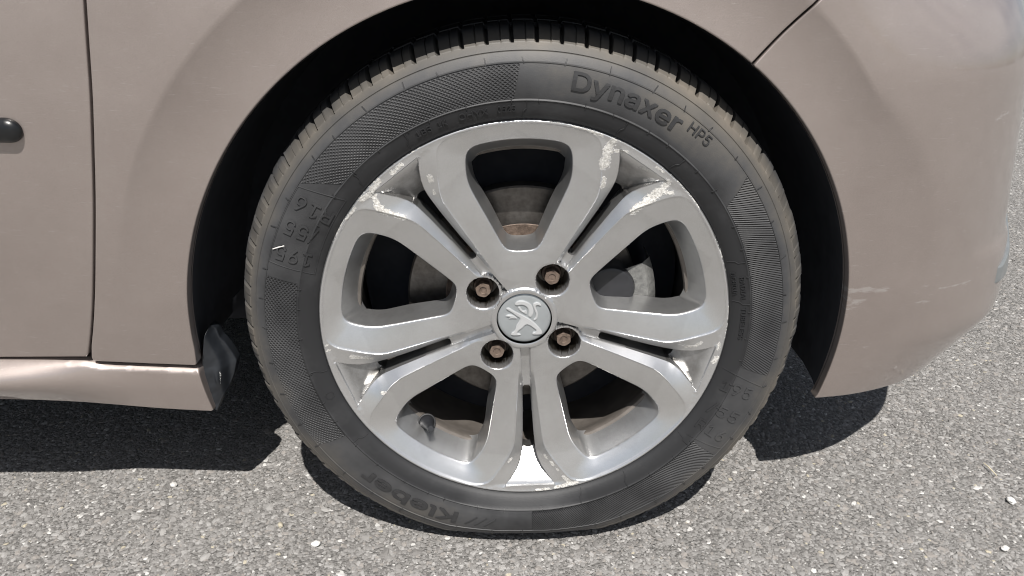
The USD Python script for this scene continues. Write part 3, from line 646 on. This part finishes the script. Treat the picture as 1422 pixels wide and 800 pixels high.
# --- valve with its rubber stem
def tube(path, radii, n=18):
    path = np.asarray(path, float); v, f = [], []
    for i, p in enumerate(path):
        t = path[min(i+1, len(path)-1)]-path[max(i-1, 0)]; t /= np.linalg.norm(t)
        a = np.cross(t, [.3, .2, .93]); a /= np.linalg.norm(a); b = np.cross(t, a)
        for s in range(n): v.append(p+radii[i]*(math.cos(2*math.pi*s/n)*a+math.sin(2*math.pi*s/n)*b))
    for i in range(len(path)-1):
        for s in range(n): f.append((i*n+s, i*n+(s+1) % n, (i+1)*n+(s+1) % n, (i+1)*n+s))
    c0, c1 = len(v), len(v)+1; v += [path[0], path[-1]]
    for s in range(n): f += [(c0, (s+1) % n, s, s), (c1, (len(path)-1)*n+s, (len(path)-1)*n+(s+1) % n, (len(path)-1)*n+(s+1) % n)]
    f = np.array(f); m_ = trimesh.Trimesh(v, np.vstack([f[:, [0, 1, 2]], f[:, [0, 2, 3]]]), process=False); m_.update_faces(m_.nondegenerate_faces()); return m_
va = math.radians(231.5); vr = np.array([math.cos(va), 0, math.sin(va)])
base = vr*.1835+np.array([0, .036, 0]); dirv = np.array([0, -1, 0])*.92-vr*.38; dirv /= np.linalg.norm(dirv)
valve = tube([base-dirv*.004+0*vr, base+dirv*.003, base+dirv*.005, base+dirv*.016, base+dirv*.020, base+dirv*.021, base+dirv*.031, base+dirv*.0325], [.0085, .0085, .0068, .0052, .0045, .0043, .0042, .003])
obj('tyre_valve', W(valve), M['plastic'], wheel, smooth=40)
well = trimesh.creation.torus(.0095, .0012, 40, 12)
T_ = trimesh.geometry.align_vectors([0, 0, 1], dirv); well.apply_transform(T_); well.apply_translation(base+dirv*.0005)
obj('valve_seat', W(well), M['rubber_dark'], wheel, smooth=50)
# --- tyre
prof = np.array([(.2120, .0140), (.2185, .0060), (.2203, .0015), (.2218, -.0010), (.2250, -.0038), (.2300, -.0060), (.2350, -.0074), (.2382, -.0080), (.2390, -.0088), (.2396, -.0092), (.2402, -.0088), (.2410, -.0084), (.2470, -.0098), (.2550, -.0106), (.2630, -.0103), (.2700, -.0091), (.2738, -.0081), (.2743, -.0087), (.2750, -.0086), (.2755, -.0077), (.2800, -.0058), (.2838, -.0034), (.2842, -.0022), (.2850, -.0026), (.2880, -.0002), (.2910, .0024), (.2918, .0032), (.2925, .0034), (.2950, .0064), (.2975, .0098), (.3000, .0135), (.3022, .0175), (.3040, .0225), (.3054, .0285), (.3064, .0350), (.3071, .0430), (.3075, .0500), (.3076, .0530), (.3010, .0540), (.3010, .0600), (.3082, .0612), (.3095, .0750), (.3098, .0890), (.3020, .0900), (.3020, .0980), (.3098, .0990), (.3095, .1120), (.3082, .1260), (.3010, .1272), (.3010, .1330), (.3076, .1342), (.3064, .1500), (.3030, .1650), (.2950, .1780), (.275, .1950), (.255, .197), (.235, .194), (.219, .1860)])
def prof_y(r): 
    k = np.argmax(prof[:, 0] > .3077); return np.interp(r, prof[:37, 0], prof[:37, 1])
def squash(r, y, th):
    """flatten the tyre on the road and bulge its wall a little there"""
    s = np.sin(th); out = np.where(s < -.5, (AX-.0002)/np.maximum(-s, 1e-3), 9.0)
    lim = np.minimum(out, .3105); k = (lim-.2215)/(.3105-.2215)
    r2 = np.where(r > .2215, .2215+(r-.2215)*k, r)
    bul = .0055*np.clip((1-k)*6, 0, 1)*sstep(r, .225, .25)*(1-sstep(r, .285, .302)); return r2, np.where(y < .09, y-bul, y)
NB = 78
def build_tyre():
    blk = np.array([0, .03, .055, .085, .115, .20, .30, .40, .50, .52, .54, .56, .60, .70, .80, .90])
    ua = ((np.arange(NB)[:, None]+blk)/NB).ravel(); th = ua*2*math.pi; t = np.tile(blk, NB)
    jit = np.repeat(rng.normal(0, .0004, NB), len(blk))
    R_, Y_ = np.tile(prof[:, 0], (len(th), 1)), np.tile(prof[:, 1], (len(th), 1))
    pi = np.arange(len(prof))
    sh = np.interp(pi, [25, 28, 30, 33, 37], [0, .55, 1, 1, 1])*((pi >= 26) & (pi <= 37)); crown = ((pi >= 40) & (pi <= 52))*1.0
    groove = ((t > .02) & (t < .12))*1.0
    sipe = ((t > .51) & (t < .545))*1.0
    step_ = np.where((t >= .09) & (t < .53), .0, .0012)
    cut = groove[:, None]*(sh*.0082+crown*.004)[None]+sipe[:, None]*(sh*.0018)[None]+step_[:, None]*(sh*((pi > 27) & (pi < 32)))[None]+jit[:, None]*sh[None]
    # cut along the local outward normal of the shoulder
    R_ = R_-cut*.8; Y_ = Y_+cut*np.where(pi < 37, .55, 0)[None]
    R_, Y_ = squash(R_, Y_, th[:, None])
    v = np.stack([R_*np.cos(th)[:, None], Y_, R_*np.sin(th)[:, None]], -1)
    k = len(prof); n = len(th); i = np.arange(n)[:, None]; j = (i+1) % n; q_ = np.arange(k-1)[None]
    f = np.stack([i*k+q_, j*k+q_, j*k+q_+1, i*k+q_+1], -1).reshape(-1, 4)
    f = np.vstack([f[:, [0, 2, 1]], f[:, [0, 3, 2]]])
    m_ = trimesh.Trimesh(v.reshape(-1, 3), f, process=False)
    return m_
def dust(p):
    r = np.hypot(p[:, 0], p[:, 2]-AX); th = np.degrees(np.arctan2(p[:, 2]-AX, p[:, 0])) % 360
    d = np.interp(r, [.22, .2385, .2405, .262, .276, .284, .292, .300, .310], [-.04, .0, .16, .22, .33, .50, .70, .52, .05])
    smear = .16*np.exp(-((th-52)/26)**2)*sstep(r, .245, .265)+.10*np.exp(-((th-215)/25)**2)*sstep(r, .25, .27)+.10*np.exp(-((th-325)/22)**2)*sstep(r, .245, .265)
    smear = smear+.17*np.exp(-((th-243)/17)**4)*sstep(r, .240, .244)*(1-sstep(r, .272, .276))+.15*np.exp(-((th-64)/26)**6)*sstep(r, .240, .244)*(1-sstep(r, .272, .276))
    return d+smear
tm = build_tyre()
tyre = obj('tyre', W(tm), M['tyre'], wheel, smooth=34, primvars={'dust': dust})
KEEP = np.array([i for i in range(37) if i not in (8, 9, 10, 17, 18, 22, 23)])
def plain_y(r): return np.interp(r, prof[KEEP, 0], prof[KEEP, 1])
def on_tyre(r, th, lift, fy=None):
    """points (r, angle) raised by lift over the sidewall"""
    r = np.asarray(r, float); th = np.asarray(th, float); fy = fy or prof_y; y = fy(r); dy = (fy(r+.0012)-fy(r-.0012))/.0024
    r2, y2 = squash(r, y, th); n = np.sqrt(1+dy*dy)
    r2 = r2+lift*dy/n; y2 = y2-lift/n
    return np.stack([r2*np.cos(th), y2, r2*np.sin(th)], -1)
def strip(pts, width=.0009, lift=.0006):
    """thin raised line through (r, degrees) points on the sidewall"""
    P = np.array(pts, float); loc = np.stack([P[:, 1]*math.pi/180*.25, P[:, 0]], -1)
    loc = resample(loc, .004); d = np.gradient(loc, axis=0); d /= np.linalg.norm(d, axis=1)[:, None]; nn = np.stack([-d[:, 1], d[:, 0]], -1)
    rows = [(loc+nn*width*.6, -.0002), (loc+nn*width*.3, lift), (loc-nn*width*.3, lift), (loc-nn*width*.6, -.0002)]
    V = np.vstack([on_tyre(q_[:, 1], q_[:, 0]/.25, l) for q_, l in rows]); n = len(loc); i = np.arange(n-1); F_ = []
    for s in range(3): F_ += [np.stack([s*n+i, s*n+i+1, (s+1)*n+i+1], -1), np.stack([s*n+i, (s+1)*n+i+1, (s+1)*n+i], -1)]
    m_ = trimesh.Trimesh(V, orient(V, np.vstack(F_)), process=False); return m_
def hatched(poly_rt, skew=None, lift=.0005):
    """hatched field: polygon in (degrees, r)"""
    poly = Polygon([(a*math.pi/180*.25, r) for a, r in poly_rt])
    ring = resample(np.array(poly.exterior.coords)[:-1], .003, True)
    g = hexgrid(poly.bounds, .004); g = g[shapely.contains_xy(poly.buffer(-.0015), g[:, 0], g[:, 1])]
    pts = np.vstack([ring, g]); f = delaunay_in(pts, poly.buffer(1e-5))
    v = on_tyre(pts[:, 1], pts[:, 0]/.25, lift); f = orient(v, f)
    n0 = len(ring); low_ = on_tyre(ring[:, 1], ring[:, 0]/.25, -.0003); k = len(v); i = np.arange(n0); j = (i+1) % n0
    v = np.vstack([v, low_]); pp = np.vstack([pts, ring]); f = np.vstack([f, np.stack([i, j, k+j], -1), np.stack([i, k+j, k+i], -1)])
    w = 2*math.pi/(.0044 if skew is None else .0025); uv = np.stack([(pp[:, 0]+pp[:, 1]*1.2)*w, (pp[:, 0]-pp[:, 1]*1.2)*w] if skew is None else [(pp[:, 0]+pp[:, 1]*skew)*w, np.full(len(pp), -1.5)], -1)
    return trimesh.Trimesh(v, f, process=False), uv
def band(a0, a1, r_in, r_out, skew0=0, skew1=0, n=24):
    t = np.linspace(0, 1, n); return [(a0+skew0+(a1+skew1-a0-skew0)*x, r_in) for x in t]+[(a1+(a0-a1)*x, r_out) for x in t]
for bnd, both in ((band(144.2, 91.3, .2412, .2735, -5.5, 1.6), None), (band(211.5, 166.6, .2412, .2735, 1.5, .6), None), (band(323.2, 272.2, .2412, .2735, 0, 0), -.58), (band(37.0, -12.6, .2412, .2735, -3.5, 1), .47)):
    hm, uv = hatched(bnd, both)
    hm.vertices = place(hm.vertices)
    obj('hatched_band', hm, M['hatch'], wheel, smooth=True, uv=uv, primvars={'dust': lambda p: dust(p)-.03})
def lettering(text, a0, a1, r_base, cap_h, bold=False, lift=.0010, radial=False, slant=0.0):
    """text along the arc from a0 to a1 (degrees, clockwise, tops outward), or along the radius at angle a0 from r_base to a1"""
    d = .0014
    m_ = meshkit.text_mesh(text, cap_h, d, bold=bold)
    vv, ff = trimesh.remesh.subdivide_to_size(m_.vertices, m_.faces, max(cap_h*.35, .003)); x, y, z = vv.T
    w = x.max()-x.min(); x = (x-x.min())/w
    l = np.where(z > d*.5, lift, -.0006)
    if radial:
        r = r_base+x*(a1-r_base); th = math.radians(a0)+(y-cap_h/2)/.25
    else:
        r = r_base+y; th = np.radians(a0+(a1-a0)*x)+slant*y
    V = on_tyre(r, th, l+.0002, plain_y); m2 = trimesh.Trimesh(V, ff, process=False)
    n = m2.face_normals[:, 1]; top = (z[ff] > d*.5).all(1)
    if n[top].mean() > 0: m2.invert()
    return W(m2)
def letters(*a, dark=True, name='tyre_lettering', **k):
    obj(name, lettering(*a, **k), M['letter_dark'] if dark else M['tyre'], wheel, smooth=False, primvars=None if dark else {'dust': lambda p: dust(p)})
letters('Dynaxer', 80.6, 55.6, .2532, .0165, bold=True)
letters('HP5', 53.9, 48.2, .2615, .0098)
letters('Kleber', 252.2, 224.5, .2518, .0150, bold=True)
sl = []
for a in (256.2, 258.7, 261.2):
    sl.append(strip([(.2535, a+1.1), (.2665, a-1.6)], .0026, .0007))
obj('tyre_lettering', W(cat_(sl)), M['letter_dark'], wheel, smooth=False)
for tx, a, r0, r1 in (('R16', 147.9, .230, .2685), ('/55', 154.0, .236, .2680), ('195', 160.4, .2335, .2685)): letters(tx, a, r1, r0, .0148, radial=True, dark=False, lift=.0012)
for tx, a, r0, r1 in (('195', 341.8, .2300, .2650), ('/55', 334.6, .2300, .2660), ('R16', 328.6, .2300, .2660)): letters(tx, a, r1, r0, .0135, radial=True, dark=False, lift=.0008)
for tx, a, b in (('1B5', 117.2, 113.2), ('1K', 111.6, 109.2), ('OHYX', 106.2, 99.2), ('0525', 96.9, 92.6)): letters(tx, a, b, .2292, .0062, dark=False)
letters('RADIAL', 14.2, 7.4, .2308, .0048, dark=False); letters('TUBELESS', 5.4, -3.8, .2308, .0048, dark=False); letters('DC80JA', 15.6, 9.0, .2232, .0042, dark=False)
# raised ribs, frames round the size marks, vent marks
ribs = [strip([(.228, 141.7), (.2735, 145.0)]), strip([(.2262, 164.0), (.2735, 163.2)]), strip([(.228, 141.7), (.2265, 164.0)]), strip([(.2735, 145.0), (.2735, 163.2)]), strip([(.2240, 346.6), (.2730, 344.3)]), strip([(.2300, 323.7), (.2735, 325.6)])]
for a in (135.0, 119.5, 90.0, 66.0, 49.5, 18.0, 6.2, 286.5, 300.5, 321.5, 216.0, 192.5): ribs.append(strip([(.2225, a+1.0), (.229, a+.8), (.232, a), (.2392, a)], .0010, .0007))
em_ring = strip([(.2300+.0048*math.sin(t), 200.8+math.degrees(.0048*math.cos(t)/.25)) for t in np.linspace(0, 2*math.pi, 14)], .0007, .0005); ribs.append(em_ring)
for r_ in ribs: obj('moulded_rib', W(r_), M['tyre'], wheel, smooth=30, primvars={'dust': lambda p: dust(p)+.02})
vents = []
vr_ = np.random.default_rng(5)
for a in np.arange(0, 360, 8.2):
    a = a+vr_.uniform(-1.5, 1.5); vents.append(strip([(.2735, a), (.2735+vr_.uniform(.004, .008), a+vr_.uniform(-.5, .5))], .0009, .0009))
    a = a+vr_.uniform(2, 6); vents.append(strip([(.2375, a), (.2375+vr_.uniform(.003, .006), a+vr_.uniform(-.3, .3))], .0009, .0009))
pv = obj('vent_spew', W(cat_(vents)), M['letter_dark'], wheel, smooth=30); tag(pv, kind='stuff')

# --- brake: disc with its hub and caliper
disc = lathe([(.0001, .046), (.030, .046), (.032, .050), (.066, .052), (.0705, .055), (.0715, .070), (.0718, .079), (.085, .0792), (.0855, .0770), (.131, .0770), (.133, .0785), (.133, .098), (.09, .099)], 160)
brake = obj('brake_disc', W(disc), M['disc'], car, smooth=30)
hat = lathe([(.0722, .062), (.0745, .066), (.0745, .0768), (.087, .0768), (.0885, .0764), (.0895, .0771)], 160)
obj('hub_rust_ring', W(hat), M['rust'], brake, smooth=30)
def cal():
    P = []
    arc = lambda r0, r1, y0, y1, a0, a1: lathe([(r0, y1), (r0, y0+.006), (r0+.006, y0), (r1-.010, y0), (r1, y0+.010), (r1, y1)], 30, a0=math.radians(a0), a1=math.radians(a1))
    return arc
cal_ = cal()
c1 = cal_(.118, .152, .052, .11, -34, 21)
caliper = obj('brake_caliper', W(c1), M['cast'], car, smooth=45)
cy = trimesh.creation.revolve(np.array([[0, .042], [.022, .042], [.026, .0405], [.028, .036], [.028, 0]]), sections=40)
v = cy.vertices; cy = trimesh.Trimesh(np.stack([v[:, 0]+.098, .088-v[:, 2], v[:, 1]+.020], -1), cy.faces[:, ::-1], process=False)
obj('caliper_piston', W(cy), M['plastic'], caliper, smooth=35)
c3 = cal_(.085, .116, .060, .11, -34, 8)
obj('caliper_bracket', W(c3), M['cast'], caliper, smooth=45)
tx = meshkit.text_mesh('S4', .0065, .0006); v = tx.vertices.copy(); A_ = math.radians(-70)
v2 = np.stack([.0865+v[:, 0]*math.cos(A_)-v[:, 1]*math.sin(A_), .0450-v[:, 2], -.001+v[:, 0]*math.sin(A_)+v[:, 1]*math.cos(A_)], -1)
obj('caliper_mark', W(trimesh.Trimesh(v2, tx.faces, process=False)), M['mark'], caliper, smooth=False)

shield = lathe([(.0001, .125), (.15, .125), (.19, .135), (.192, .17)], 90)
obj('brake_backplate', W(shield), M['liner'], car, smooth=40)

# ------------------------------------------------------------------ loose stones on the road
def pebble(x, y, s, seed, m_, label):
    r = np.random.default_rng(seed); b = trimesh.creation.icosphere(subdivisions=2); v = b.vertices.copy()
    v = v*(1+.7*(meshkit.noise(v*2.1+seed)-.5)[:, None]); v = np.sign(v)*np.abs(v)**.85*np.array([1, .75, .55])*s
    t = r.uniform(0, 6.28); c, sn = math.cos(t), math.sin(t); v = np.stack([v[:, 0]*c-v[:, 1]*sn+x, v[:, 0]*sn+v[:, 1]*c+y, v[:, 2]+s*.28+.0008], -1)
    tag(obj('pebble', trimesh.Trimesh(v, b.faces, process=False), m_, smooth=40), label, 'pebble')
WHITE = simple('white_stone', (.52, .51, .48), (.68, .67, .64), 150, .7, bump=.3)
pebble(-.2523, .0002, .0050, 1, WHITE, 'white stone on the asphalt in the bottom left foreground, below the tyre shadow')
pebble(.6427, .0646, .0058, 2, WHITE, 'white stone near the right edge of the picture, largest of the loose stones')
pebble(.5803, -.0237, .0048, 3, WHITE, 'pale flat stone in the bottom right corner, nearest the viewer')
pebble(-.4689, .1199, .0050, 4, CHIP[4], 'pale grey stone on sunlit asphalt just in front of the shadow under the sill')
pebble(-.3039, .0352, .0042, 5, CHIP[5], 'small ochre stone on the asphalt in front of the left side of the tyre')
stem = tube(np.array([(.6545, .117, .0035), (.6535, .127, .0045), (.6540, .137, .0042), (.6532, .146, .0036)]), [.0006, .0008, .0008, .0005], 8)
tag(obj('straw', stem, simple('dry_straw', (.50, .44, .30), (.62, .56, .42), 90, .7), smooth=40), 'short pale straw lying on the asphalt near the right edge', 'straw')
fa = math.radians(160.2); fp = on_tyre(np.array([.272, .262]), np.array([fa, fa-.03]), .0012); fp[:, 2] += AX
tag(obj('grass_fleck', tube(np.array([fp[0], (fp[0]+fp[1])/2+np.array([0, -.0004, .0003]), fp[1]]), [.0005, .0007, .0005], 8), WHITE, smooth=40), 'tiny pale dry fleck stuck to the left side of the tyre wall', 'straw')
